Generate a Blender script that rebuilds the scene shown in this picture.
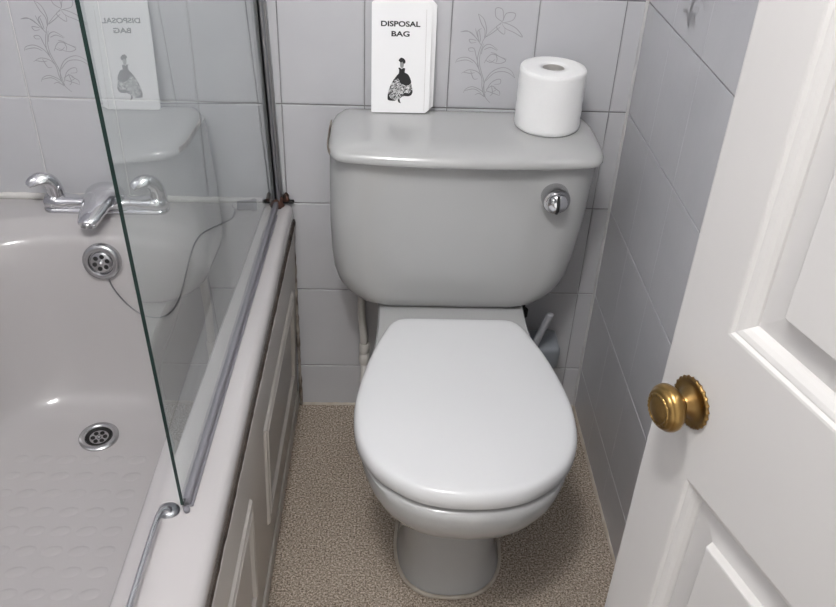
import bpy, bmesh, math, random
from mathutils import Vector, Matrix
from math import sin, cos, pi, radians, sqrt
random.seed(4)
for o in list(bpy.data.objects): bpy.data.objects.remove(o)
S = bpy.context.scene; COL = S.collection

# ------------------------------------------------------------------ camera, world, light
PITCH, YAW, ROLL, FPX = .5995, .0521, .0451, 860.05
CAM = Vector((.0372, -1.5634, 1.3643))
fw = Vector((sin(YAW)*cos(PITCH), cos(YAW)*cos(PITCH), -sin(PITCH)))
rt = Vector((cos(YAW), -sin(YAW), 0)); up = rt.cross(fw)
rr = rt*cos(ROLL)+up*sin(ROLL); uu = up*cos(ROLL)-rt*sin(ROLL)
cd = bpy.data.cameras.new('camera'); cam = bpy.data.objects.new('camera', cd); COL.objects.link(cam)
cd.sensor_fit = 'HORIZONTAL'; cd.sensor_width = 36; cd.lens = FPX/836*36; cd.clip_start = .005
m = Matrix((rr, uu, -fw)).transposed().to_4x4(); m.translation = CAM
cam.matrix_world = m; S.camera = cam
W = bpy.data.worlds.new('world'); S.world = W; W.use_nodes = True
W.node_tree.nodes['Background'].inputs[0].default_value = (1, .985, .97, 1)
W.node_tree.nodes['Background'].inputs[1].default_value = .85
S.view_settings.view_transform = 'Standard'; S.view_settings.look = 'None'
S.view_settings.gamma = 1; S.view_settings.use_curve_mapping = False
S.view_settings.exposure = .55
LAMP = Vector((-.12, -1.38, 2.17))
ld = bpy.data.lights.new('lamp', 'POINT'); ld.energy = 24; ld.shadow_soft_size = .075; ld.color = (1, .99, .985)
lo = bpy.data.objects.new('lamp', ld); COL.objects.link(lo); lo.location = LAMP

# ------------------------------------------------------------------ materials
MATS = {}
def mat(name, col, rough=.5, metal=0, spec=.5, noise=None, bump=None, coat=0):
    """noise=(scale, amount, col2), bump=(scale, strength)"""
    M = bpy.data.materials.new(name); M.use_nodes = True; nt = M.node_tree; b = nt.nodes['Principled BSDF']
    b.inputs['Base Color'].default_value = (*col, 1); b.inputs['Roughness'].default_value = rough
    b.inputs['Metallic'].default_value = metal; b.inputs['Specular IOR Level'].default_value = spec
    if coat: b.inputs['Coat Weight'].default_value = coat; b.inputs['Coat Roughness'].default_value = .03
    tc = nt.nodes.new('ShaderNodeTexCoord')
    if noise:
        n = nt.nodes.new('ShaderNodeTexNoise'); n.inputs['Scale'].default_value = noise[0]; n.inputs['Detail'].default_value = 5
        nt.links.new(tc.outputs['Object'], n.inputs['Vector'])
        r = nt.nodes.new('ShaderNodeValToRGB'); r.color_ramp.elements[0].position = .5-noise[1]; r.color_ramp.elements[1].position = .5+noise[1]
        r.color_ramp.elements[0].color = (*col, 1); r.color_ramp.elements[1].color = (*noise[2], 1)
        nt.links.new(n.outputs['Fac'], r.inputs['Fac']); nt.links.new(r.outputs['Color'], b.inputs['Base Color'])
    if bump:
        n = nt.nodes.new('ShaderNodeTexNoise'); n.inputs['Scale'].default_value = bump[0]; n.inputs['Detail'].default_value = 4
        nt.links.new(tc.outputs['Object'], n.inputs['Vector'])
        bp = nt.nodes.new('ShaderNodeBump'); bp.inputs['Strength'].default_value = bump[1]; bp.inputs['Distance'].default_value = .002
        nt.links.new(n.outputs['Fac'], bp.inputs['Height']); nt.links.new(bp.outputs['Normal'], b.inputs['Normal'])
    MATS[name] = M; return M
TILE = mat('tile_glaze', (.50, .50, .525), .22, noise=(14, .35, (.54, .54, .56)), bump=(60, .10))
GROUT = mat('grout', (.16, .155, .155), .9, noise=(9, .12, (.34, .335, .33)), bump=(200, .3))
PRINT = mat('tile_print', (.31, .305, .32), .3)
CERAMIC = mat('grey_ceramic', (.445, .447, .445), .13, spec=.5, coat=.3)
PLASTIC = mat('white_plastic', (.70, .705, .715), .16, spec=.5, bump=(40, .01))
BATH = mat('bath_acrylic', (.475, .455, .455), .13, coat=.3)
BATHRIM = BATH
PANEL = mat('bath_panel_plastic', (.50, .465, .43), .35, noise=(6, .3, (.55, .52, .485)))
CHROME = mat('chrome', (.72, .72, .74), .07, metal=1)
STEEL = mat('brushed_steel', (.52, .52, .53), .25, metal=1)
ALU = mat('aluminium', (.36, .37, .39), .3, metal=1)
DARK = mat('dark_hole', (.008, .008, .008), .6)
RUST = mat('rust', (.022, .014, .011), .8, noise=(70, .2, (.10, .04, .025)), bump=(150, .8))
GRIME = mat('brown_grime', (.03, .02, .015), .8, noise=(40, .15, (.09, .065, .05)), bump=(120, .8))
STAIN = mat('stained_sealant', (.10, .07, .05), .7, noise=(22, .14, (.52, .47, .42)), bump=(120, .5))
SEAL = mat('white_sealant', (.66, .64, .62), .4, bump=(60, .3))
CSEAL = mat('corner_sealant', (.50, .50, .51), .5, noise=(12, .1, (.60, .59, .58)))
FSEAL = mat('cream_sealant', (.56, .52, .46), .5, noise=(30, .2, (.42, .36, .29)), bump=(60, .4))
GASKET = mat('screen_seal', (.205, .2, .225), .4)
DOOR = mat('door_paint', (.575, .562, .55), .32, bump=(35, .06))
BRASS = mat('aged_brass', (.36, .235, .085), .28, metal=1, noise=(45, .25, (.22, .13, .045)), bump=(150, .15))
BRASSD = mat('tarnished_brass', (.20, .115, .045), .35, metal=1, noise=(60, .25, (.34, .22, .08)))
PAPER = mat('tissue_paper', (.86, .86, .86), .95, spec=.1, bump=(260, .35))
CARD = mat('cardboard', (.48, .46, .44), .9)
BAG = mat('bag_paper', (.86, .86, .865), .8, spec=.2, bump=(25, .06))
INK = mat('black_ink', (.015, .015, .016), .6)
SKIN = mat('grey_ink', (.30, .30, .30), .6)
BRUSHM = mat('grey_plastic', (.24, .26, .285), .35)
BRUSHL = mat('light_grey_plastic', (.36, .37, .40), .35)
PIPE = mat('white_pipe', (.62, .60, .57), .35)
RUBBER = mat('grey_rubber', (.15, .155, .165), .5)
CHAIN = mat('chain_metal', (.30, .30, .31), .3, metal=1)
PAINT = mat('white_paint', (.80, .79, .78), .7)
BULB = mat('opal_glass', (.9, .9, .88), .3)
# lace print: black and white marks
LACE = mat('lace_ink', (.02, .02, .02), .7); nt = LACE.node_tree
v = nt.nodes.new('ShaderNodeTexNoise'); v.inputs['Scale'].default_value = 420; v.inputs['Detail'].default_value = 1; v.inputs['Distortion'].default_value = 1.5
tc = nt.nodes.new('ShaderNodeTexCoord'); nt.links.new(tc.outputs['Object'], v.inputs['Vector'])
r = nt.nodes.new('ShaderNodeValToRGB'); r.color_ramp.elements[0].position = .47; r.color_ramp.elements[1].position = .56
r.color_ramp.elements[0].color = (.02, .02, .02, 1); r.color_ramp.elements[1].color = (.7, .7, .7, 1)
nt.links.new(v.outputs['Fac'], r.inputs['Fac']); nt.links.new(r.outputs['Color'], nt.nodes['Principled BSDF'].inputs['Base Color'])
# speckled carpet
FLOOR = mat('speckled_carpet', (.30, .245, .195), .95, spec=.1); nt = FLOOR.node_tree; b = nt.nodes['Principled BSDF']
tc = nt.nodes.new('ShaderNodeTexCoord')
n1 = nt.nodes.new('ShaderNodeTexNoise'); n1.inputs['Scale'].default_value = 270; n1.inputs['Detail'].default_value = 3; n1.inputs['Roughness'].default_value = .7
n2 = nt.nodes.new('ShaderNodeTexNoise'); n2.inputs['Scale'].default_value = 7; n2.inputs['Detail'].default_value = 3
for n in (n1, n2): nt.links.new(tc.outputs['Object'], n.inputs['Vector'])
r = nt.nodes.new('ShaderNodeValToRGB'); e = r.color_ramp.elements; e[0].position = .33; e[0].color = (.105, .078, .058, 1); e[1].position = .68; e[1].color = (.82, .73, .63, 1)
x = e.new(.5); x.color = (.395, .33, .27, 1)
nt.links.new(n1.outputs['Fac'], r.inputs['Fac'])
mx = nt.nodes.new('ShaderNodeMix'); mx.data_type = 'RGBA'; mx.blend_type = 'MULTIPLY'; mx.inputs['Factor'].default_value = .35
r2 = nt.nodes.new('ShaderNodeValToRGB'); r2.color_ramp.elements[0].position = .3; r2.color_ramp.elements[1].position = .7; r2.color_ramp.elements[0].color = (.72, .70, .68, 1)
nt.links.new(n2.outputs['Fac'], r2.inputs['Fac']); nt.links.new(r.outputs['Color'], mx.inputs['A']); nt.links.new(r2.outputs['Color'], mx.inputs['B'])
nt.links.new(mx.outputs['Result'], b.inputs['Base Color'])
bp = nt.nodes.new('ShaderNodeBump'); bp.inputs['Strength'].default_value = .5; bp.inputs['Distance'].default_value = .003
nt.links.new(n1.outputs['Fac'], bp.inputs['Height']); nt.links.new(bp.outputs['Normal'], b.inputs['Normal'])
# clear sheet glass: each face reflects by its own Fresnel and lets the rest through
GLASS = bpy.data.materials.new('clear_glass'); GLASS.use_nodes = True; nt = GLASS.node_tree; nt.nodes.clear()
out = nt.nodes.new('ShaderNodeOutputMaterial'); mixs = nt.nodes.new('ShaderNodeMixShader'); fr = nt.nodes.new('ShaderNodeFresnel'); fr.inputs['IOR'].default_value = 1.5
geo = nt.nodes.new('ShaderNodeNewGeometry')
tr = nt.nodes.new('ShaderNodeBsdfTransparent'); tr.inputs[0].default_value = (.915, .94, .935, 1)
gl = nt.nodes.new('ShaderNodeBsdfGlossy'); gl.inputs['Roughness'].default_value = .0; gl.inputs['Color'].default_value = (.95, .97, .97, 1)
bk = nt.nodes.new('ShaderNodeMix'); bk.data_type = 'FLOAT'; bk.inputs[2].default_value = 1.5; bk.inputs[3].default_value = 1/1.5   # same air-side Fresnel on both faces
nt.links.new(geo.outputs['Backfacing'], bk.inputs[0]); nt.links.new(bk.outputs[0], fr.inputs['IOR'])
m2 = nt.nodes.new('ShaderNodeMath'); m2.operation = 'MULTIPLY'; m2.inputs[1].default_value = 2; m3 = nt.nodes.new('ShaderNodeMath'); m3.operation = 'ADD'; m3.inputs[1].default_value = 1; m4 = nt.nodes.new('ShaderNodeMath'); m4.operation = 'DIVIDE'
nt.links.new(fr.outputs[0], m2.inputs[0]); nt.links.new(fr.outputs[0], m3.inputs[0]); nt.links.new(m2.outputs[0], m4.inputs[0]); nt.links.new(m3.outputs[0], m4.inputs[1])   # 2R/(1+R), the sum for a sheet
nt.links.new(m4.outputs[0], mixs.inputs[0]); nt.links.new(tr.outputs[0], mixs.inputs[1]); nt.links.new(gl.outputs[0], mixs.inputs[2]); nt.links.new(mixs.outputs[0], out.inputs[0])
GBACK = bpy.data.materials.new('clear_glass_inner'); GBACK.use_nodes = True; nt = GBACK.node_tree; nt.nodes.clear()
out = nt.nodes.new('ShaderNodeOutputMaterial'); tr = nt.nodes.new('ShaderNodeBsdfTransparent'); tr.inputs[0].default_value = (.93, .95, .947, 1); nt.links.new(tr.outputs[0], out.inputs[0])
GEDGE = mat('green_glass_edge', (.003, .020, .016), .12, spec=.6)

# ------------------------------------------------------------------ helpers
def link(name, me, m=None, parent=None, smooth=False):
    o = bpy.data.objects.new(name, me); COL.objects.link(o)
    if m and not me.materials: me.materials.append(m)
    if smooth: me.shade_smooth()
    if parent: o.parent = parent
    return o
def mesh(name, V, F, m, parent=None, smooth=False):
    me = bpy.data.meshes.new(name); me.from_pydata([tuple(v) for v in V], [], F); me.validate(); me.update()
    bm = bmesh.new(); bm.from_mesh(me); bmesh.ops.recalc_face_normals(bm, faces=bm.faces); bm.to_mesh(me); bm.free()
    return link(name, me, m, parent, smooth)
def open_mesh(name, V, F, m, parent=None, smooth=False):
    me = bpy.data.meshes.new(name); me.from_pydata([tuple(v) for v in V], [], F); me.update()
    return link(name, me, m, parent, smooth)
def auto_smooth(o, ang=40):
    me = o.data; me.shade_smooth()
    me.set_sharp_from_angle(angle=radians(ang))
def box(name, x0, x1, y0, y1, z0, z1, m, parent=None, bev=0, seg=2, fn=None):
    bm = bmesh.new(); bmesh.ops.create_cube(bm, size=1)
    for v in bm.verts: v.co = Vector((x0+(x1-x0)*(v.co.x+.5), y0+(y1-y0)*(v.co.y+.5), z0+(z1-z0)*(v.co.z+.5)))
    if bev: bmesh.ops.bevel(bm, geom=bm.edges[:], offset=bev, segments=seg, profile=.5, affect='EDGES')
    if fn:
        for v in bm.verts: v.co = fn(v.co)
    me = bpy.data.meshes.new(name); bm.to_mesh(me); bm.free()
    o = link(name, me, m, parent)
    if bev: auto_smooth(o, 50)
    return o
def loft(rings, cap0=True, cap1=True, closed=True):
    V = []; F = []; n = len(rings[0])
    for r in rings: V += [Vector(p) for p in r]
    for i in range(len(rings)-1):
        for j in range(n if closed else n-1):
            k = (j+1) % n; F.append((i*n+j, i*n+k, (i+1)*n+k, (i+1)*n+j))
    if cap0: F.append(tuple(range(n-1, -1, -1)))
    if cap1: F.append(tuple(range((len(rings)-1)*n, len(rings)*n)))
    return V, F
def fan_loft(rings):           # last ring closed to a point at its mean
    V, F = loft(rings, False, False); n = len(rings[0]); c = sum((Vector(p) for p in rings[-1]), Vector())/n
    V.append(c); b = (len(rings)-1)*n
    for j in range(n): F.append((b+j, b+(j+1) % n, len(V)-1))
    return V, F
def rrect(x0, x1, y0, y1, rb, rf=None, nc=10, ns=8):     # rb: corner radius at y1 side, rf at y0 side
    rf = rb if rf is None else rf; P = []
    cs = [(x1-rb, y1-rb, rb, 0), (x0+rb, y1-rb, rb, 90), (x0+rf, y0+rf, rf, 180), (x1-rf, y0+rf, rf, 270)]
    arcs = [[Vector((cx+r*cos(radians(a+90*i/nc)), cy+r*sin(radians(a+90*i/nc)))) for i in range(nc+1)] for cx, cy, r, a in cs]
    for q in range(4):
        P += arcs[q]; A = arcs[q][-1]; B = arcs[(q+1) % 4][0]
        P += [A.lerp(B, i/ns) for i in range(1, ns)]
    return P
def lathe(profile, seg=32, mtx=None, mod=None):
    rings = []
    for i, (r, z) in enumerate(profile):
        rings.append([Vector(((r*(mod(i, j/seg*2*pi) if mod else 1))*cos(2*pi*j/seg), (r*(mod(i, j/seg*2*pi) if mod else 1))*sin(2*pi*j/seg), z)) for j in range(seg)])
    if mtx: rings = [[mtx @ p for p in r] for r in rings]
    return loft(rings)
def axis_mtx(loc, d):
    d = Vector(d).normalized(); return Matrix.Translation(loc) @ d.to_track_quat('Z', 'Y').to_matrix().to_4x4()
def catmull(P, n=8, closed=False):
    P = [Vector(p) for p in P]; o = []; N = len(P)
    for i in range(N if closed else N-1):
        if closed: a, b, c, d = P[i-1], P[i], P[(i+1) % N], P[(i+2) % N]
        else: a, b, c, d = P[max(i-1, 0)], P[i], P[i+1], P[min(i+2, N-1)]
        for k in range(n):
            t = k/n; o.append(.5*((2*b)+(c-a)*t+(2*a-5*b+4*c-d)*t*t+(3*b-a-3*c+d)*t**3))
    if not closed: o.append(P[-1])
    return o
def tube(P, R, seg=10, flat=1, upv=None):
    """P points, R radius (number, or list of (a,b) half sizes)"""
    P = [Vector(p) for p in P]; rings = []; prev = None
    for i, p in enumerate(P):
        t = (P[min(i+1, len(P)-1)]-P[max(i-1, 0)]).normalized()
        if upv is not None: s = t.cross(Vector(upv)).normalized()
        elif prev is None: s = t.orthogonal().normalized()
        else: s = (prev-t*prev.dot(t)).normalized()
        prev = s; w = t.cross(s)
        a, b = (R, R) if not isinstance(R, list) else (R[i] if isinstance(R[i], tuple) else (R[i], R[i]))
        rings.append([p+s*a*cos(2*pi*j/seg)+w*b*sin(2*pi*j/seg) for j in range(seg)])
    return loft(rings)
def empty(name, loc=(0, 0, 0), rz=0):
    o = bpy.data.objects.new(name, None); COL.objects.link(o); o.location = loc; o.rotation_euler = (0, 0, rz); o.empty_display_size = .05; return o
def tag(o, label, cat, group=None):
    o['label'] = label; o['category'] = cat
    if group: o['group'] = group
    return o
def struct(o): o['kind'] = 'structure'; return o
def local(root, V): # world points -> root-local (roots carry no scale)
    bpy.context.view_layer.update(); i = root.matrix_world.inverted(); return [i @ Vector(v) for v in V]

# ------------------------------------------------------------------ room shell
TW, TH, Z0 = .1567, .21, .1172        # tile pitch and height of first joint above the floor
XR, XL, YF, ZC = .5072, -.868, -1.60, 2.32
struct(box('floor', XL, XR+.02, YF-.9, .012, -.05, 0, FLOOR))
struct(box('ceiling', XL-.1, XR+.1, YF-.1, .1, ZC, ZC+.06, PAINT))
GB = GROUT.copy(); nt = GB.node_tree; pb = nt.nodes['Principled BSDF']; old = pb.inputs['Base Color'].links[0].from_socket       # whiter grout beside the bath
tc = nt.nodes.new('ShaderNodeTexCoord'); sx = nt.nodes.new('ShaderNodeSeparateXYZ'); mr = nt.nodes.new('ShaderNodeMapRange'); mx = nt.nodes.new('ShaderNodeMix'); mx.data_type = 'RGBA'
mr.inputs['From Min'].default_value = -.36; mr.inputs['From Max'].default_value = -.28; nt.links.new(tc.outputs['Object'], sx.inputs[0]); nt.links.new(sx.outputs['X'], mr.inputs['Value'])
mx.inputs['A'].default_value = (.66, .65, .64, 1); nt.links.new(old, mx.inputs['B']); nt.links.new(mr.outputs['Result'], mx.inputs['Factor']); nt.links.new(mx.outputs['Result'], pb.inputs['Base Color'])
wall_back = struct(box('wall_back', XL-.1, XR+.1, .0025, .1, 0, ZC, GB))
wall_right = struct(box('wall_right', XR+.0025, XR+.1, YF-.1, .0025, 0, ZC, GROUT))
# wall beside the bath and wall with the doorway: outside the picture, seen only in reflections
SIDE = mat('tiled_side_wall', (.45, .45, .49), .25); nt = SIDE.node_tree
br = nt.nodes.new('ShaderNodeTexBrick'); br.offset = 0; br.inputs['Scale'].default_value = 1; br.inputs['Brick Width'].default_value = TW; br.inputs['Row Height'].default_value = TH; br.inputs['Mortar Size'].default_value = .0015
br.inputs['Color1'].default_value = (.45, .45, .49, 1); br.inputs['Color2'].default_value = (.47, .47, .505, 1); br.inputs['Mortar'].default_value = (.3, .3, .3, 1)
tc = nt.nodes.new('ShaderNodeTexCoord'); mp = nt.nodes.new('ShaderNodeMapping'); mp.inputs['Rotation'].default_value = (radians(90), 0, radians(90))
nt.links.new(tc.outputs['Object'], mp.inputs[0]); nt.links.new(mp.outputs[0], br.inputs['Vector']); nt.links.new(br.outputs['Color'], nt.nodes['Principled BSDF'].inputs['Base Color'])
struct(box('wall_left', XL-.1, XL, YF-.1, .0025, 0, ZC, SIDE))
wf = struct(box('wall_front', XL, -.13, YF-.1, YF, 0, ZC, PAINT))
struct(box('wall_front', -.13, XR, YF-.1, YF, 2.03, ZC, PAINT))
struct(box('wall_front', .478, XR, YF-.1, YF, 0, 2.03, PAINT))

tile_cache = {}
def tile_mesh(w, h, gx=.0007):
    k = (round(w, 4), round(h, 4), gx)
    if k not in tile_cache:
        a, b, c = w/2-gx, h/2-.0012, gx*2; V = []
        for (ww, hh, yy) in ((a, b, .006), (a, b, .0013), (a-c*.5, b-c*.5, .0003), (a-c*1.6, b-c*1.6, 0)):
            V += [(-ww, yy, -hh), (ww, yy, -hh), (ww, yy, hh), (-ww, yy, hh)]
        F = [(i*4+j, i*4+(j+1) % 4, i*4+4+(j+1) % 4, i*4+4+j) for i in range(3) for j in range(4)]+[(12, 13, 14, 15)]
        me = bpy.data.meshes.new('tile'); me.from_pydata(V, [], F); me.materials.append(TILE); me.update(); tile_cache[k] = me
    return tile_cache[k]
STROKES = [[(270,578),(238,545),(215,490),(210,440),(190,390),(175,340),(180,290),(192,250),(205,215),(245,170),(300,120)],
 [(240,550),(228,500),(222,450),(205,405),(188,350),(190,290),(205,240)],
 [(230,545),(222,490),(235,440),(270,395),(330,372),(380,390),(405,430)], [(235,450),(280,405),(330,395),(370,405),(405,430)],
 [(205,215),(215,170),(195,110),(160,82)], [(160,82),(180,130),(205,170),(205,210)], [(215,205),(255,178),(290,150)],
 [(300,120),(262,95),(258,50),(295,55),(305,100),(300,120)], [(305,115),(320,75),(370,75),(360,110),(310,125)],
 [(300,125),(330,130),(385,155),(425,200),(370,175),(320,155),(300,130)], [(295,130),(270,150),(300,180),(320,185),(318,150)],
 [(190,250),(165,220),(120,180),(65,182)], [(65,182),(105,175),(150,205),(180,235)], [(180,235),(160,190),(150,160)], [(170,210),(165,175),(185,160)],
 [(160,225),(120,220),(130,240),(160,235)], [(185,230),(178,190),(170,165)],
 [(195,300),(205,260),(240,245),(290,275)], [(210,275),(245,262),(285,278)],
 [(215,350),(240,310),(270,300),(340,330),(310,350),(270,345),(240,330)], [(280,300),(290,325),(285,345)], [(250,290),(275,295),(300,310),(345,325)], [(225,335),(255,345),(280,325)],
 [(185,370),(165,310),(150,270),(120,270),(125,285),(150,285)],
 [(190,390),(160,345),(110,320),(60,330),(48,355)], [(55,345),(110,335),(150,350)],
 [(205,425),(180,400),(130,390),(85,412)], [(140,395),(160,440),(185,440)], [(100,405),(140,410),(165,405)],
 [(238,545),(215,510),(160,487),(120,500),(105,525)], [(115,510),(170,500),(215,525)], [(235,545),(200,525),(175,535)],
 [(238,520),(260,470),(290,445),(320,440),(320,465),(285,470)], [(245,510),(280,520),(325,535)], [(270,475),(280,520),(265,540)], [(285,490),(320,510),(325,530)], [(240,500),(275,480),(300,500),(275,515)]]
def flower_mesh(wk=1):
    V = []; F = []
    for s in STROKES:
        P = catmull([(((x-12)/495-.5)*TW, 0, ((618-y)/628-.5)*TH) for x, y in s], 5)
        for i, p in enumerate(P):
            t = (P[min(i+1, len(P)-1)]-P[max(i-1, 0)]); t.normalize(); n = Vector((t.z, 0, -t.x))
            w = wk*.00062*(.35+.65*sin(pi*min(1, .15+.85*i/(len(P)-1))))+.00012
            V += [p+n*w+Vector((0, -.00025, 0)), p-n*w+Vector((0, -.00025, 0))]
            if i: k = len(V); F.append((k-4, k-3, k-1, k-2))
    me = bpy.data.meshes.new('flower_print'); me.from_pydata([tuple(v) for v in V], [], F); me.materials.append(PRINT); me.update(); return me
FLM = flower_mesh(); FLM2 = flower_mesh(2.6)      # heavier print on the side wall
rows = [(0, Z0)]; z = Z0
while z < ZC-.001: rows.append((z, min(z+TH, ZC))); z += TH
def put_tile(par, c0, c1, z0, z1, side, flower=False):
    o = link('tile', tile_mesh(c1-c0, z1-z0, (.0012 if c1 < -.2 else .0007) if side == 'back' else .00025), None, par); c = (c0+c1)/2
    o.location = (c, 0, (z0+z1)/2) if side == 'back' else (XR, -c, (z0+z1)/2)
    o.rotation_euler = (random.uniform(-.0012, .0012), 0, (0 if side == 'back' else -pi/2)+random.uniform(-.0012, .0012))
    if flower: f = link('flower_print', FLM if side == 'back' else FLM2, None, o)
cols = [XL]+[k*TW for k in range(-5, 4)]+[XR-.001]
for ci in range(len(cols)-1):
    for ri, (z0, z1) in enumerate(rows):
        if cols[ci+1] < -.155 and z1 < .5: continue                  # hidden under the bath
        k = ci-6                                                      # column k spans k*TW .. (k+1)*TW
        put_tile(wall_back, cols[ci], cols[ci+1], z0, z1, 'back', (ri == 4 and k in (-4, 1)) or (ri == 6 and k in (-2, 3)) or (ri == 8 and k in (-5, 0)))
rc = [.001, .1600]
while rc[-1] < 1.58: rc.append(min(rc[-1]+TW, 1.60))
for ci in range(len(rc)-1):
    for ri, (z0, z1) in enumerate(rows):
        put_tile(wall_right, rc[ci], rc[ci+1], z0, z1, 'right', (ri == 5 and ci in (1, 6)) or (ri == 7 and ci == 3))
# sealant beads
def bead(name, P, r, m, jitter=.0, flat=None):
    Q = []
    for a, b in zip(P[:-1], P[1:]):
        a = Vector(a); b = Vector(b); n = max(2, int((b-a).length/.012))
        Q += [a.lerp(b, i/n) for i in range(n)]
    Q.append(Vector(P[-1]))
    R = [r*(1+random.uniform(-jitter, jitter)) for _ in Q]
    V, F = tube(Q, R, 8); return struct(mesh(name, V, F, m, None, True))
bead('trim_1', [(-.15, -.001, .001), (XR-.003, -.001, .001)], .0045, FSEAL, .25)
bead('trim_2', [(XR-.001, -.003, .001), (XR-.001, YF, .001)], .0045, FSEAL, .25)
bead('trim_3', [(XR-.002, -.002, 0), (XR-.002, -.002, ZC)], .0034, CSEAL, .12)
bead('trim_4', [(XL, -.003, .543), (-.205, -.003, .541)], .0075, SEAL, .12)
bead('trim_5', [(-.148, -.003, 0), (-.148, -.003, .505)], .0038, STAIN, .3)
# baseboard-free doorway lining
struct(box('trim_6', -.16, -.13, YF-.1, YF+.004, 0, 2.06, PAINT))
struct(box('trim_7', .474, .478, YF-.1, YF, 0, 2.03, PAINT))

# ------------------------------------------------------------------ bathtub
SH = .0148
def sh(p): return Vector((p[0]+SH*p[1], p[1], p[2]))
bath = empty('bathtub', (-.505, -.8, 0)); tag(bath, 'pale grey acrylic bathtub with grip floor and cream side panel', 'bathtub')
BX0, BX1, BY0 = -.866, -.143, -1.596
def ring(x0, x1, y0, y1, rb, rf, z): return [sh((p.x, p.y, z)) for p in rrect(x0, x1, y0, y1, rb, rf, 12, 10)]
R = [ring(BX0+.006, BX1-.006, BY0+.006, -.006, .010, .010, .500), ring(BX0+.001, BX1, BY0, -.0025, .012, .012, .503), ring(BX0, BX1, BY0, -.002, .012, .012, .526),
     ring(BX0+.002, BX1-.002, BY0+.002, -.004, .012, .012, .534), ring(BX0+.007, BX1-.007, BY0+.007, -.008, .012, .012, .5385), ring(BX0+.014, BX1-.014, BY0+.014, -.014, .012, .012, .540),
     ring(-.815, -.214, -1.53, -.080, .19, .10, .540), ring(-.806, -.222, -1.52, -.088, .20, .11, .5385), ring(-.797, -.230, -1.51, -.096, .21, .12, .533),
     ring(-.787, -.238, -1.50, -.106, .205, .12, .528), ring(-.777, -.245, -1.485, -.118, .20, .12, .525), ring(-.769, -.251, -1.475, -.127, .195, .12, .518), ring(-.764, -.256, -1.465, -.133, .19, .12, .505),
     ring(-.757, -.263, -1.43, -.142, .185, .12, .47), ring(-.745, -.274, -1.38, -.157, .18, .12, .40), ring(-.733, -.286, -1.33, -.174, .175, .12, .32), ring(-.720, -.300, -1.28, -.190, .165, .12, .25),
     ring(-.706, -.316, -1.24, -.207, .15, .11, .213), ring(-.688, -.336, -1.21, -.226, .135, .10, .193), ring(-.660, -.364, -1.18, -.250, .11, .08, .184), ring(-.62, -.40, -1.14, -.29, .08, .06, .182)]
V, F = fan_loft(R)
from mathutils.bvhtree import BVHTree
BV = BVHTree.FromPolygons([tuple(v) for v in V], F)
b = open_mesh('basin', local(bath, V), F, BATH, bath, True)
bm = bmesh.new(); bm.from_mesh(b.data); bmesh.ops.recalc_face_normals(bm, faces=bm.faces); bm.to_mesh(b.data); bm.free(); b.data.shade_smooth()
ZF = .182
# moulded grip bumps on the floor of the bath
bump_me = None
for iy in range(15):
    for ix in range(7):
        px, py = -.632+ix*.044+(iy % 2)*.0, -.375-iy*.043
        if bump_me is None:
            P0 = [[Vector((sx*a*(1-.25*k)+sy*b_*.35, sy*b_*(1-.25*k), h)) for sx, sy in [(cos(t*pi/6), sin(t*pi/6)) for t in range(12)]] for k, (a, b_, h) in enumerate(((.0200, .0135, -.0012), (.0185, .0120, .0002), (.0150, .0095, .0006)))]
            V, F = loft(P0, False, True); g = mesh('grip_bump', V, F, BATH, bath, True); bump_me = g.data
        else: g = link('grip_bump', bump_me, None, bath)
        g.location = Vector((px+SH*py, py, ZF+.0006))-Vector(bath.location)
# overflow rosette
ov = Vector((-.497, -.1455, .480)); od = Vector((0, -1, .17)).normalized()
mt = axis_mtx(ov, od)
V, F = lathe([(.0, -.006), (.036, -.006), (.0365, .003), (.034, .007), (.029, .009), (.0245, .0075), (.023, .003), (.0, .003)], 40, mt)
ovr = mesh('overflow_rosette', local(bath, V), F, STEEL, bath); auto_smooth(ovr, 50)
V, F = lathe([(.0, .002), (.021, .002), (.021, .006), (.0195, .0075), (0, .0075)], 32, mt); g = mesh('overflow_grille', local(bath, V), F, STEEL, ovr); auto_smooth(g, 50)
for k in range(6):
    a = k*pi/3+.3; c = mt @ Vector((.0125*cos(a), .0125*sin(a), .0076)); V, F = lathe([(.0, 0), (.0045, 0), (.0045, .0004), (0, .0004)], 14, axis_mtx(c, od)); mesh('overflow_hole', local(bath, V), F, DARK, ovr)
V, F = lathe([(.0, .0076), (.0045, .0076), (.0035, .0105), (0, .0115)], 14, mt); mesh('overflow_screw', local(bath, V), F, CHROME, ovr, True)
# waste outlet
wo = Vector((-.506, -.316, ZF+.0036)); mt = axis_mtx(wo, (0, -.06, 1))
V, F = lathe([(.0, -.004), (.037, -.004), (.0375, .0015), (.035, .004), (.029, .0045), (.026, .003), (.0245, -.001), (.0, -.0012)], 40, mt)
wst = mesh('waste_outlet', local(bath, V), F, STEEL, bath); auto_smooth(wst, 50)
wr = [[mt @ Vector((r_*cos(j*pi/16), r_*sin(j*pi/16), z_)) for j in range(32)] for r_, z_ in ((.0180, -.0009), (.0243, -.0006), (.0243, .0014), (.0225, .0002))]
V, F = loft(wr+[wr[0]], False, False); mesh('waste_ring', local(bath, V), F, DARK, wst)
for k in range(6):
    a = k*pi/3+.2; c = mt @ Vector((.0115*cos(a), .0115*sin(a), -.0010)); V, F = lathe([(.0, 0), (.0043, 0), (.0043, .0006), (0, .0006)], 14, axis_mtx(c, (0, -.06, 1))); mesh('waste_hole', local(bath, V), F, DARK, wst)
V, F = lathe([(.0, -.001), (.004, -.001), (.003, .001), (0, .0015)], 14, mt); mesh('waste_screw', local(bath, V), F, STEEL, wst, True)
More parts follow.
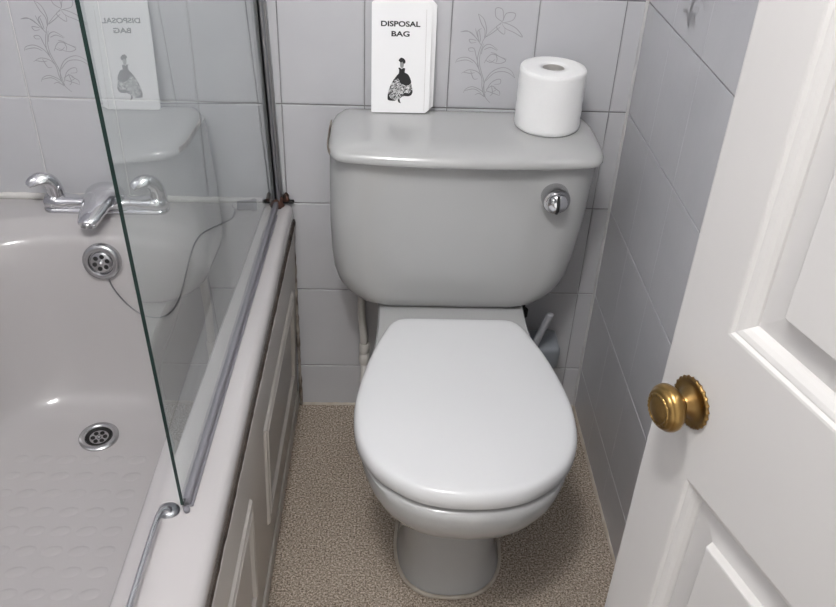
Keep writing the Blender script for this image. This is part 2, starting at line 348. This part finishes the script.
# grab handle on the inner edge of the rim
hy0, hy1 = -.822, -1.16
P = catmull([sh((-.199, hy0, .535)), sh((-.208, hy0-.002, .543)), sh((-.215, hy0-.010, .549)), sh((-.2165, hy0-.04, .552)), sh((-.2165, (hy0+hy1)/2, .553)), sh((-.2165, hy1+.04, .552)), sh((-.215, hy1+.010, .549)), sh((-.208, hy1+.002, .543)), sh((-.199, hy1, .535))], 8)
n = len(P); Rr = [(.011-.0072*min(1, min(i, n-1-i)/16), .0042) for i in range(n)]
V, F = tube(P, Rr, 14, upv=(0, 0, 1)); g = mesh('grab_handle', local(bath, V), F, CHROME, bath, True)
for yy in (hy0, hy1):
    V, F = loft([[sh((-.209+a*cos(t*pi/12)*.013, yy+a*sin(t*pi/12)*.012, zz)) for t in range(24)] for a, zz in ((1.1, .534), (1.1, .539), (1., .5425), (.7, .545))]); mesh('handle_bracket', local(bath, V), F, ALU, g, True)

# bath panel under the rim, facing the toilet
panel = bath
def ps(p): return Vector((p[0]+.016*p[1]-.014*(1-p[2]/.49), p[1], p[2]))
PX = -.1435
sheet = box('side_panel', PX-.006, PX, -1.59, -.004, .002, .486, PANEL, panel, .0015, 2, lambda c: local(panel, [ps(c)])[0]); sheet['label'] = 'cream plastic side panel with raised rectangular mouldings'
box('kickboard', PX-.001, PX+.004, -1.59, -.006, .002, .045, PANEL, sheet, .0015, 2, lambda c: local(panel, [ps(c)])[0])
def frame_ridge(y0, y1, z0, z1):
    prof = [(0, 0), (.003, .005), (.007, .006), (.009, .0035), (.013, .0035), (.016, .007), (.021, .0065), (.024, 0)]
    Rg = []
    for ins, h in prof: Rg.append([ps((PX+h-.0005, yy, zz)) for yy, zz in ((y0+ins, z0+ins), (y1-ins, z0+ins), (y1-ins, z1-ins), (y0+ins, z1-ins))])
    V, F = loft(Rg, False, False); return open_mesh('moulding', local(panel, V), F, PANEL, sheet)
for y0, y1 in ((-.50, -.078), (-1.07, -.648), (-1.58, -1.22)): frame_ridge(y0, y1, .145, .375)
for i in range(1):
    Q = [ps((PX-.0035, -.004-k*.01, .495)) for k in range(159)]
    V, F = tube(Q, [(.0062+random.uniform(-.0006, .0006), .0095+random.uniform(-.0005, .0005)) for _ in Q], 8, upv=(0, 0, 1)); mesh('grime_seal', local(panel, V), F, GRIME, sheet, True)
    Q = [ps((PX+.0012+random.uniform(-.0006, .0006), -.004-k*.02, .486+random.uniform(-.0008, .0008))) for k in range(80)]
    V, F = tube(Q, .0013, 6); mesh('top_edge', local(panel, V), F, SEAL, sheet, True)

# ------------------------------------------------------------------ bath mixer tap
tap = empty('bath_mixer_tap', (-.503, -.05, .54)); tag(tap, 'chrome bath mixer tap with two curved lever handles on the bath ledge', 'tap')
def add(name, VF, m, par, root, smooth=True, ang=None):
    o = mesh(name, local(root, VF[0]), VF[1], m, par, smooth)
    if ang: auto_smooth(o, ang)
    return o
TX, TY, TZ = -.503, -.048, .54
LX, RX = -.600, -.404
add('base_plate', loft([[Vector((p.x, p.y, TZ+z_)) for p in rrect(LX-.022+i_, RX+.022-i_, TY-.021+i_, TY+.021-i_, .018-i_, .018-i_, 6, 4)] for i_, z_ in ((0, .0005), (0, .005), (.002, .008), (.006, .010))]), CHROME, tap, tap, ang=50)
add('crossbar', loft([[Vector((x, TY+a*cos(t*pi/8), TZ+.017+b_*sin(t*pi/8))) for t in range(16)] for x, a, b_ in ((LX-.020, .010, .010), (LX-.016, .019, .015), (LX+.012, .021, .016), (LX+.045, .015, .012), (TX-.035, .019, .014), (TX, .026, .018), (TX+.035, .019, .014), (RX-.045, .015, .012), (RX-.012, .021, .016), (RX+.016, .019, .015), (RX+.020, .010, .010))]), CHROME, tap, tap)
# spout: broad rounded wedge leaning out over the bath
sp = [((TX+.006, TY+.012, TZ+.014), .026, .020), ((TX+.005, TY+.004, TZ+.036), .033, .020), ((TX+.003, TY-.016, TZ+.043), .034, .018), ((TX-.001, TY-.042, TZ+.037), .030, .015), ((TX-.006, TY-.067, TZ+.028), .025, .013), ((TX-.010, TY-.086, TZ+.019), .020, .012), ((TX-.011, TY-.093, TZ+.015), .016, .010)]
P = catmull([a for a, _, _ in sp], 5); Rr = []
for i in range(len(P)):
    t = i/5; k = min(int(t), len(sp)-2); f_ = t-k; Rr.append((sp[k][1]*(1-f_)+sp[k+1][1]*f_, sp[k][2]*(1-f_)+sp[k+1][2]*f_))
add('spout', tube(P, Rr, 24, upv=(0, 0, 1)), CHROME, tap, tap)
add('aerator', lathe([(0, -.01), (.012, -.01), (.013, .001), (.010, .002), (0, .001)], 20, axis_mtx((TX-.011, TY-.088, TZ+.010), (-.05, -.35, -1))), STEEL, tap, tap)
def lever(X):
    lv = add('valve_body', lathe([(0, .008), (.0195, .008), (.020, .014), (.018, .024), (.013, .032), (0, .036)], 28, Matrix.Translation((X, TY, TZ))), CHROME, tap, tap)
    P = catmull([(X+.004, TY+.002, TZ+.014), (X+.004, TY+.001, TZ+.032), (X+.002, TY-.001, TZ+.052), (X-.006, TY-.006, TZ+.065), (X-.018, TY-.012, TZ+.069), (X-.030, TY-.018, TZ+.065), (X-.037, TY-.022, TZ+.059)], 5)
    K = [(.019, .017), (.0165, .014), (.0145, .011), (.0135, .0080), (.0130, .005), (.011, .003), (.006, .0016)]; n = len(P); Rr = []
    for i in range(n):
        t = i/5; k = min(int(t), 5); f_ = t-k; Rr.append((K[k][0]*(1-f_)+K[k+1][0]*f_, K[k][1]*(1-f_)+K[k+1][1]*f_))
    add('lever', tube(P, Rr, 20, upv=(0, -.8, .6)), CHROME, lv, tap)
lever(LX); lever(RX)

# ------------------------------------------------------------------ plug on its chain
plug = empty('bath_plug', (-.232, -.05, .541)); tag(plug, 'grey bath plug on a thin metal chain, resting by the screen hinge', 'bath plug')
add('stopper', lathe([(0, 0), (.0085, 0), (.0095, .002), (.0105, .026), (.0125, .030), (.0125, .036), (.011, .038), (0, .038)], 28, axis_mtx((-.249, -.046, .5535), (1, .12, 0))), RUBBER, plug, plug, ang=50)
add('plug_ring', tube([(-.252+.006*cos(t*pi/8), -.052, .556+.006*sin(t*pi/8)) for t in range(17)], .0012, 6), CHROME, plug, plug)
CH = []                                                               # the chain hangs against the inside of the bath: each point lies on the basin
for u, v_ in ((109, 278), (115, 290), (130, 306), (145, 315), (160, 317), (172, 311), (180, 298), (186, 276), (191, 256), (196, 242), (204, 233), (220, 225), (232, 219)):
    d = (fw+rr*(u-418)/FPX-uu*(v_-303.5)/FPX).normalized(); h = BV.ray_cast(CAM, d)
    if h[0] is not None: CH.append(h[0]+(h[1] if h[1].dot(d) < 0 else -h[1])*.002)
CH.append(Vector((-.252, -.052, .552)))
add('chain', tube(catmull(CH, 6), .0015, 6), CHAIN, plug, plug)

# ------------------------------------------------------------------ glass shower screen
scr = empty('shower_screen', (-.178, -.02, .545)); tag(scr, 'clear glass bath screen with green edge, hinged on a metal wall channel', 'shower screen')
GS = .032
def gs(p): return Vector((p[0]-.1755+GS*p[1]-.027*(p[2]-.545), p[1], p[2]))      # the screen leans a little over the bath
def gbox(name, x0, x1, y0, y1, z0, z1, m, bev=0, par=scr): return box(name, x0, x1, y0, y1, z0, z1, m, par, bev, 2, lambda c: local(scr, [gs(c)])[0])
g = gbox('pane', -.002, .002, -.826, -.024, .5545, 1.94, GLASS); g.data.materials.append(GEDGE); g.data.materials.append(GBACK)
for p in g.data.polygons:
    if abs(p.normal.x) < .5: p.material_index = 1
    elif p.normal.x < 0: p.material_index = 2
gbox('wall_channel', -.013, .013, -.012, -.0005, .555, 1.95, ALU, .001)
gbox('hinge_post', -.0105, -.0005, -.036, -.0125, .553, 1.95, ALU, .003)
gbox('hinge_post', .0015, .0105, -.030, -.0125, .553, 1.95, ALU, .003)
gbox('channel_groove', -.0015, .0015, -.0365, -.012, .555, 1.95, DARK)
gbox('bottom_seal', -.006, .0062, -.815, -.03, .5415, .556, GASKET, .002)
gbox('bottom_seal', -.0035, .009, -.815, -.06, .5395, .5425, GASKET, .001)
gbox('hinge_plate', -.026, .034, -.011, -.001, .5405, .5465, DARK, .002)
add('hinge_pivot', lathe([(0, 0), (.011, 0), (.012, .004), (.009, .010), (.0095, .018), (.006, .022), (0, .023)], 18, Matrix.Translation((-.172, -.022, .540)), lambda i, a: 1+.12*sin(5*a+i)), RUST, scr, scr)
add('rust_flake', lathe([(0, 0), (.006, 0), (.007, .004), (.005, .012), (.002, .018), (0, .019)], 14, Matrix.Translation((-.157, -.008, .546)), lambda i, a: 1+.3*sin(3*a+2*i)), RUST, scr, scr)
add('end_cap', lathe([(0, 0), (.0038, 0), (.0042, .003), (.0035, .008), (0, .009)], 16, Matrix.Translation(gs((.003, -.823, .5405)))), GASKET, scr, scr)

# ------------------------------------------------------------------ toilet
TC = .176
toilet = empty('toilet', (TC, -.35, 0)); tag(toilet, 'grey close-coupled toilet with closed white seat lid', 'toilet')
def outline(half, n=6):
    P = catmull([(x, y, 0) for x, y in half], n); P += [Vector((-p.x, p.y, 0)) for p in reversed(P[1:-1])]; return P
def resample(P, n):
    L = [0]; Q = P+[P[0]]
    for a, b_ in zip(Q[:-1], Q[1:]): L.append(L[-1]+(b_-a).length)
    o = []; k = 0
    for i in range(n):
        t = L[-1]*i/n
        while L[k+1] < t: k += 1
        o.append(Q[k].lerp(Q[k+1], (t-L[k])/max(1e-9, L[k+1]-L[k])))
    return o
PAN = resample(outline([(0, -.03), (.07, -.03), (.125, -.03), (.142, -.045), (.145, -.10), (.145, -.20), (.148, -.27), (.160, -.37), (.172, -.46), (.174, -.53), (.162, -.60), (.128, -.66), (.07, -.698), (0, -.708)]), 96)
def pan_ring(z, w, yf, yb=-.03, pw=1.0, inset=0):
    o = []
    for p in PAN:
        t = (p.y+.03)/(-.678); x = p.x/.174
        o.append(Vector((TC+(abs(x)**pw)*(1 if x > 0 else -1)*w, yb+(yf-yb)*t, z)))
    return o
PR = [pan_ring(0, .100, -.545, -.14, .95), pan_ring(.006, .100, -.545, -.14, .95), pan_ring(.02, .095, -.536, -.14, .95), pan_ring(.06, .091, -.527, -.135, .92), pan_ring(.13, .089, -.520, -.13, .9), pan_ring(.19, .092, -.525, -.12, .9),
      pan_ring(.225, .103, -.552, -.11, .92), pan_ring(.26, .124, -.605, -.09, .95), pan_ring(.295, .144, -.656, -.07, .98), pan_ring(.33, .159, -.688, -.05, 1), pan_ring(.36, .168, -.702, -.035, 1), pan_ring(.385, .172, -.706, -.03, 1), pan_ring(.397, .173, -.704, -.03, 1), pan_ring(.402, .169, -.698, -.034, 1)]
V, F = loft(PR); add('pan', (V, F), CERAMIC, toilet, toilet, ang=45)
fb = pan_ring(.003, .102, -.548, -.138, .95); add('base_sealant', tube(fb+[fb[0]], .0042, 8), FSEAL, toilet, toilet)
# seat ring and lid
CV = resample(outline([(0, -.254), (.05, -.254), (.098, -.255), (.118, -.266), (.134, -.30), (.157, -.37), (.174, -.45), (.180, -.52), (.171, -.587), (.143, -.641), (.092, -.683), (.045, -.699), (0, -.703)]), 110)
cy = -.50
def cov(z, ins):
    o = []; n = len(CV)
    for i, p in enumerate(CV):
        t = (CV[(i+1) % n]-CV[i-1]).normalized(); nn = Vector((-t.y, t.x, 0))
        if nn.dot(Vector((0, cy, 0))-p) < 0: nn = -nn
        o.append(Vector((TC+p.x+nn.x*ins, p.y+nn.y*ins, z)))
    return o
def cov2(z, ins):                                  # shrink towards the middle instead of offsetting
    return [Vector((TC+p.x*(1-ins/.179), cy+(p.y-cy)*(1-ins/.23), z)) for p in CV]
V, F = loft([cov2(.404, .022), cov2(.4045, .014), cov2(.412, .013), cov2(.4165, .018)]); add('seat', (V, F), PLASTIC, toilet, toilet, ang=40)
V, F = fan_loft([cov2(.411, .012), cov2(.4105, .002), cov2(.413, 0), cov2(.427, 0), cov2(.4335, .0018), cov2(.4385, .005), cov2(.4408, .010), cov2(.442, .018), cov2(.443, .03)]+[cov2(.443+.005*(1-k*k), .179*(1-k*.832)) for k in (.92, .8, .65, .5, .35, .2)])
add('lid', (V, F), PLASTIC, toilet, toilet)
# cistern
CC = .1835
def cis(z, hw, yf, r, yb=-.010): return [Vector((p.x-.013*(.73-z)/.33, p.y, z)) for p in rrect(CC-hw, CC+hw, yf, yb, .02, r, 10, 8)]
V, F = loft([cis(.404, .130, -.150, .05), cis(.405, .158, -.168, .06), cis(.409, .176, -.176, .062), cis(.418, .194, -.182, .064), cis(.432, .209, -.186, .066), cis(.452, .221, -.190, .066), cis(.478, .229, -.192, .066), cis(.52, .2345, -.194, .066), cis(.58, .2385, -.197, .066), cis(.65, .2405, -.199, .066), cis(.73, .242, -.201, .066)])
add('cistern', (V, F), CERAMIC, toilet, toilet, ang=50)
LIDP = resample([Vector((x, y, 0)) for x, y in [(p.x, p.y) for p in catmull([(-.205, -.006, 0), (0, -.006, 0), (.205, -.006, 0), (.232, -.018, 0), (.2425, -.06, 0), (.244, -.12, 0), (.243, -.168, 0), (.234, -.198, 0), (.208, -.215, 0), (.11, -.2255, 0), (0, -.228, 0), (-.11, -.2255, 0), (-.208, -.215, 0), (-.234, -.198, 0), (-.243, -.168, 0), (-.244, -.12, 0), (-.2425, -.06, 0), (-.232, -.018, 0)], 6, True)]], 120)
def lidr(z, ins, k=1): return [Vector((CC+p.x*(1-ins/.244)*k, -.115+(p.y+.115)*(1-ins/.11)*k, z)) for p in LIDP]
V, F = fan_loft([lidr(.728, .02), lidr(.7265, .008), lidr(.727, .003), lidr(.730, 0), lidr(.736, 0), lidr(.742, .003), lidr(.7475, .009), lidr(.751, .017), lidr(.753, .027), lidr(.7545, .04)]+[lidr(.7548, .04, k) for k in (.8, .6, .4, .2)])
add('cistern_lid', (V, F), CERAMIC, toilet, toilet)
ed = [Vector((q.x-.0006, q.y, .738)) for q in lidr(0, 0) if q.x < CC-.225 and -.20 < q.y < -.055]; ed.sort(key=lambda q: q.y)
add('edge_stain', tube(ed, [(.0012, .0055)]*len(ed), 8, upv=(0, 0, 1)), STAIN, toilet, toilet)
# flush button
fl = Vector((.343, -.198, .668)); mt = axis_mtx(fl, (0, -1, -.03))
hb = add('flush_boss', lathe([(0, -.006), (.0240, -.006), (.0250, .002), (.0246, .022), (.0228, .026), (.019, .027), (0, .027)], 36, mt), STEEL, toilet, toilet, ang=50)
add('flush_knob', lathe([(0, .026), (.0185, .026), (.0188, .031), (.0165, .036), (.010, .0395), (0, .041)], 32, mt), CHROME, hb, toilet)
V, F = tube([mt @ Vector(p) for p in ((0, -.0175, .034), (0, -.008, .0415), (0, .004, .0425), (0, .0175, .035))], [(.0022, .003)]*4, 10); add('flush_grip', (V, F), DARK, hb, toilet)
V, F = tube([mt @ Vector(p) for p in ((-.011, .008, .036), (-.009, .011, .041), (-.010, .014, .038))], [(.005, .005)]*3, 10); add('flush_tab', (V, F), CHROME, hb, toilet)
# dark stepped rod below the cistern, beside the pan
for X in (.338,): add('dark_rod', lathe([(0, 0), (.007, 0), (.007, .03), (.011, .03), (.011, .045), (.004, .045), (.004, .12), (0, .12)], 14, Matrix.Translation((X, -.075, .29))), DARK, toilet, toilet, ang=40)

# ------------------------------------------------------------------ water pipe at the left of the toilet
pipe = empty('water_pipe', (.002, -.045, 0)); tag(pipe, 'white water supply pipe running down the tiles beside the toilet', 'pipe')
add('riser', tube([(-.004, -.05, .412), (-.005, -.05, .36), (-.004, -.05, .30), (.001, -.05, .235), (.002, -.05, .205)], .0085, 14), PIPE, pipe, pipe)
add('coupling', lathe([(0, 0), (.0115, 0), (.012, .004), (.012, .024), (.0105, .026), (.0105, .03), (.012, .032), (.012, .05), (.010, .054), (0, .054)], 18, Matrix.Translation((.002, -.05, .168))), PIPE, pipe, pipe, ang=40)
add('lower_pipe', tube([(.002, -.05, .175), (.002, -.05, .0)], .0085, 14), PIPE, pipe, pipe)

# ------------------------------------------------------------------ toilet brush tucked behind the toilet
brush = empty('toilet_brush', (.400, -.06, .2)); tag(brush, 'grey plastic toilet brush and wall holder behind the toilet', 'toilet brush')
V, F = loft([[Vector((.396+p.x, -.060+p.y, z)) for p in rrect(-a, a, -b_, b_+.0, .009, .009, 5, 3)] for a, b_, z in ((.027, .034, .19), (.030, .037, .194), (.032, .038, .235), (.031, .037, .243), (.027, .033, .247), (.016, .02, .249))]); add('holder', (V, F), BRUSHM, brush, brush, ang=50)
add('wall_bracket', loft([[Vector((.398+p.x, p.y, z)) for p in rrect(-.012, .012, -.03, -.001, .002, .002, 3, 2)] for z in (.19, .225)]), BRUSHM, brush, brush, False)
add('handle', tube(catmull([(.352, -.112, .225), (.362, -.112, .258), (.374, -.112, .300), (.386, -.112, .340), (.388, -.112, .350)], 4), [(.0085, .0075)]*16+[(.006, .005)], 14), BRUSHL, brush, brush)

# ------------------------------------------------------------------ toilet roll
ZL = .7552
roll = empty('toilet_roll', (.333, -.092, ZL)); tag(roll, 'white toilet paper roll standing on the cistern lid', 'toilet roll')
def rmod(i, a): return 1+.012*cos(2*a+.6)+.006*cos(3*a)
RP = [(.0195, 0), (.054, 0), (.0575, .003)]+[(.0582+.0005*sin(k*1.7), .003+k*.0066) for k in range(1, 16)]+[(.0578, .107), (.0560, .1095), (.045, .1103), (.03, .1100), (.0225, .1102), (.0205, .1085), (.0195, .05)]
rings = [[Vector((r*rmod(i, j*2*pi/56)*cos(j*2*pi/56), r*rmod(i, j*2*pi/56)*sin(j*2*pi/56), z)) for j in range(56)] for i, (r, z) in enumerate(RP)]
V, F = loft(rings+[rings[0]], False, False); o = mesh('paper', V, F, PAPER, roll); auto_smooth(o, 50)
V, F = loft([[Vector((r*cos(j*pi/16), r*sin(j*pi/16), z)) for j in range(32)] for r, z in ((.0193, .001), (.0193, .1075), (.0182, .1075), (.0182, .001))]+[[Vector((.0193*cos(j*pi/16), .0193*sin(j*pi/16), .001)) for j in range(32)]], False, False); o = mesh('core', V, F, CARD, roll); auto_smooth(o, 40)
# ------------------------------------------------------------------ disposal bags leaning on the wall
def make_bag(name, loc, lean, rz, rot, label):
    root = empty(name, loc); root.rotation_euler = (lean, rot, rz); tag(root, label, 'paper bag', 'disposal bags on the cistern')
    w, h, t, c = .0535, .204, .0016, .012
    O = [(-w, .002), (-w+.001, 0), (w-.008, 0), (w, .006), (w, h-.017), (w-.013, h-.004), (w-.018, h), (-w+.014, h), (-w, h-.012)]
    V, F = loft([[Vector((x, yy, z)) for x, z in O] for yy in (-t, t)]); mesh('body', V, F, BAG, root)
    G = [(w-.010, .004), (w-.0095, .004), (w-.0095, h-.022), (w-.010, h-.022)]
    V, F = loft([[Vector((x, yy, z)) for x, z in G] for yy in (-t-.0003, -t+.0003)]); mesh('gusset_fold', V, F, CARD, root)
    def text(s, z, size, width):
        cu = bpy.data.curves.new('t', 'FONT'); cu.body = s; cu.size = size; cu.align_x = 'CENTER'; cu.align_y = 'CENTER'; cu.offset = .00035
        to = bpy.data.objects.new('t', cu); COL.objects.link(to); bpy.context.view_layer.update()
        me = bpy.data.meshes.new_from_object(to.evaluated_get(bpy.context.evaluated_depsgraph_get())); bpy.data.objects.remove(to)
        xs = [v.co.x for v in me.vertices]; ys = [v.co.y for v in me.vertices]; k = width/(max(xs)-min(xs)); cx = (max(xs)+min(xs))/2; cyy = (max(ys)+min(ys))/2
        for v in me.vertices: v.co = Vector(((v.co.x-cx)*k-.002, -t-.0003, (v.co.y-cyy)*1.05+z))
        me.materials.clear(); o = link('lettering', me, INK, root); return o
    text('DISPOSAL', .1570, .0118, .0700); text('BAG', .1400, .0118, .0325)
    # lady in a crinoline: skirt, bodice, head, foot
    def poly(name, P, m, d, sm=True):
        Q = [((X/11.03+380-400)*.00184-.0010, (112-(50+Y/11.03))*.00186) for X, Y in P]
        if sm: Q = [(q.x, q.y) for q in catmull([(x, z, 0) for x, z in Q], 4, True)]
        V = [(x, -t-d, z) for x, z in Q]; me = bpy.data.meshes.new(name); bm = bmesh.new(); f = bm.faces.new([bm.verts.new(v) for v in V]); bmesh.ops.triangulate(bm, faces=[f]); bm.to_mesh(me); bm.free(); return link(name, me, m, root)
    poly('lady_print_skirt', [(215, 255), (170, 300), (130, 360), (100, 430), (85, 500), (92, 548), (150, 555), (205, 540), (260, 505), (330, 500), (358, 460), (345, 380), (330, 320), (300, 270), (255, 255)], LACE, .0003)
    poly('lady_print_overskirt', [(215, 252), (175, 300), (150, 335), (200, 320), (225, 370), (255, 380), (285, 392), (338, 365), (330, 315), (300, 268), (255, 252)], INK, .0005)
    poly('lady_print_hem', [(255, 480), (270, 502), (330, 500), (358, 460), (350, 430), (325, 470), (290, 470)], INK, .0005)
    poly('lady_print_hem', [(90, 480), (85, 510), (92, 548), (150, 556), (175, 548), (130, 535), (105, 510)], INK, .0005)
    poly('lady_print_bodice', [(198, 205), (215, 240), (205, 262), (265, 262), (262, 240), (272, 212), (252, 205), (235, 215), (215, 203)], INK, .0005)
    poly('lady_print_head', [(215, 150), (222, 200), (248, 202), (258, 160), (240, 140)], SKIN, .0004)
    poly('lady_print_hair', [(200, 125), (225, 98), (262, 112), (274, 142), (258, 162), (240, 140), (225, 150), (212, 140)], INK, .0006)
    poly('lady_print_foot', [(200, 538), (218, 538), (222, 560), (232, 580), (212, 574), (200, 560)], INK, .0004)
    return root
make_bag('disposal_bag', (.0745, -.030, ZL+.0012), -.105, 0, .004, 'white paper bag standing hidden behind the front disposal bag')
make_bag('disposal_bag', (.0670, -.050, ZL+.0012), -.185, .02, 0, 'white paper bag printed disposal bag with black lady, in front of another')

# ------------------------------------------------------------------ door
A = radians(18); KP = Vector((.298, -1.024, .90)); hx = KP+Vector((sin(A), -cos(A), 0))*.555
door = struct(empty('door_1', (hx.x, hx.y, 0), radians(90)+A))
door['label'] = 'white painted panelled door standing open with brass knob'
DW, DT, DH, DB = .600, .035, 1.985, .008
ST, MU = .061, .05
def dbox(name, x0, x1, z0, z1, bev=.0012, y0=-DT, y1=0): return box(name, x0, x1, y0, y1, z0, z1, DOOR, door, bev, 3)
def stile(xo, xi):                      # rounded arris on the outer edge only
    d = 1 if xo > xi else -1; r_ = .005
    pr = [(xi, 0)]+[(xo-d*r_*(1-sin(t*pi/8)), -r_*(1-cos(t*pi/8))) for t in range(5)]+[(xo-d*r_*(1-cos(t*pi/8)), -DT+r_*(1-sin(t*pi/8))) for t in range(5)]+[(xi, -DT)]
    V, F = loft([[Vector((x_, y_, z_)) for x_, y_ in pr] for z_ in (DB, DH)]); auto_smooth(mesh('stile', V, F, DOOR, door), 30)
stile(DW, DW-ST); stile(0, ST)
RAILS = [(DB, .20), (.829, .982), (DH-.10, DH)]
for z0, z1 in RAILS: dbox('rail', ST, DW-ST, z0, z1, 0)
xm = DW/2
PANELS = [(.20, .829), (.982, DH-.10)]
for z0, z1 in PANELS:
    dbox('muntin', xm-MU/2, xm+MU/2, z0, z1, 0)
    for x0, x1 in ((ST, xm-MU/2), (xm+MU/2, DW-ST)):
        for face in (1, -1):
            def rg(ins, d):
                yy = -d if face == 1 else -DT+d
                return [Vector((x0+ins, yy, z0+ins)), Vector((x1-ins, yy, z0+ins)), Vector((x1-ins, yy, z1-ins)), Vector((x0+ins, yy, z1-ins))]
            prof = [(0, 0), (.002, .0005), (.004, .003), (.0055, .003), (.009, .0042), (.0125, .007), (.015, .0105), (.0155, .0125)]
            V, F = loft([rg(*p) for p in prof], False, False); open_mesh('moulding', V, F if face == 1 else [f[::-1] for f in F], DOOR, door)
            prof = [(.0155, .0125), (.042, .0098), (.0436, .0028), (.045, .0022)]
            V, F = loft([rg(*p) for p in prof], False, True); open_mesh('panel', V, F if face == 1 else [f[::-1] for f in F], DOOR, door)
# knob
km = Matrix.Translation((.555, 0, .90)) @ Matrix.Rotation(radians(-90), 4, 'X')     # local z -> +y (out of the door face)
def rope(i, a): return 1+(.045*sin(24*a+i*1.2) if i in (1, 2, 3) else 0)
V, F = lathe([(0, 0), (.0222, 0), (.0228, .0015), (.0218, .0030), (.0196, .0030), (.0180, .0022), (.0135, .0035), (.0115, .0065), (.0085, .0090), (.0078, .0105), (0, .0105)], 72, km, rope)
rose = mesh('knob_rose', V, F, BRASSD, door); auto_smooth(rose, 60)
def rope2(i, a): return 1+(.05*sin(20*a+i*1.3) if i in (14, 15) else 0)
KPf = [(0, 0.0090), (.0075, 0.0090), (.0080, 0.0130), (.0125, 0.0150), (.0175, 0.0180), (.0203, 0.0220), (.0208, 0.0250), (.0200, 0.0280), (.0186, 0.0298), (.0180, 0.0302), (.0178, 0.0309), (.0165, 0.0323), (.0148, 0.0333), (.0143, 0.0331), (.0137, 0.0343), (.0126, 0.0346), (.0118, 0.0337), (.0112, 0.0335), (.0098, 0.0343), (.006, 0.0351), (0, 0.0353)]
V, F = lathe(KPf, 72, km, rope2); kb = mesh('knob', V, F, BRASS, door); auto_smooth(kb, 60)
# hinges on the jamb side
for z in (.25, 1.75):
    V, F = lathe([(0, 0), (.006, 0), (.006, .08), (0, .08)], 14, Matrix.Translation((-.004, -.002, z))); mesh('hinge', V, F, BRASSD, door)

# ------------------------------------------------------------------ ceiling lamp
lamp = empty('ceiling_light', (LAMP.x, LAMP.y, ZC)); tag(lamp, 'round white ceiling light above the bath', 'ceiling light')
V, F = lathe([(0, -.012), (.075, -.012), (.08, -.006), (.08, -.0005), (0, -.0005)], 36); mesh('base_plate', V, F, BULB, lamp)
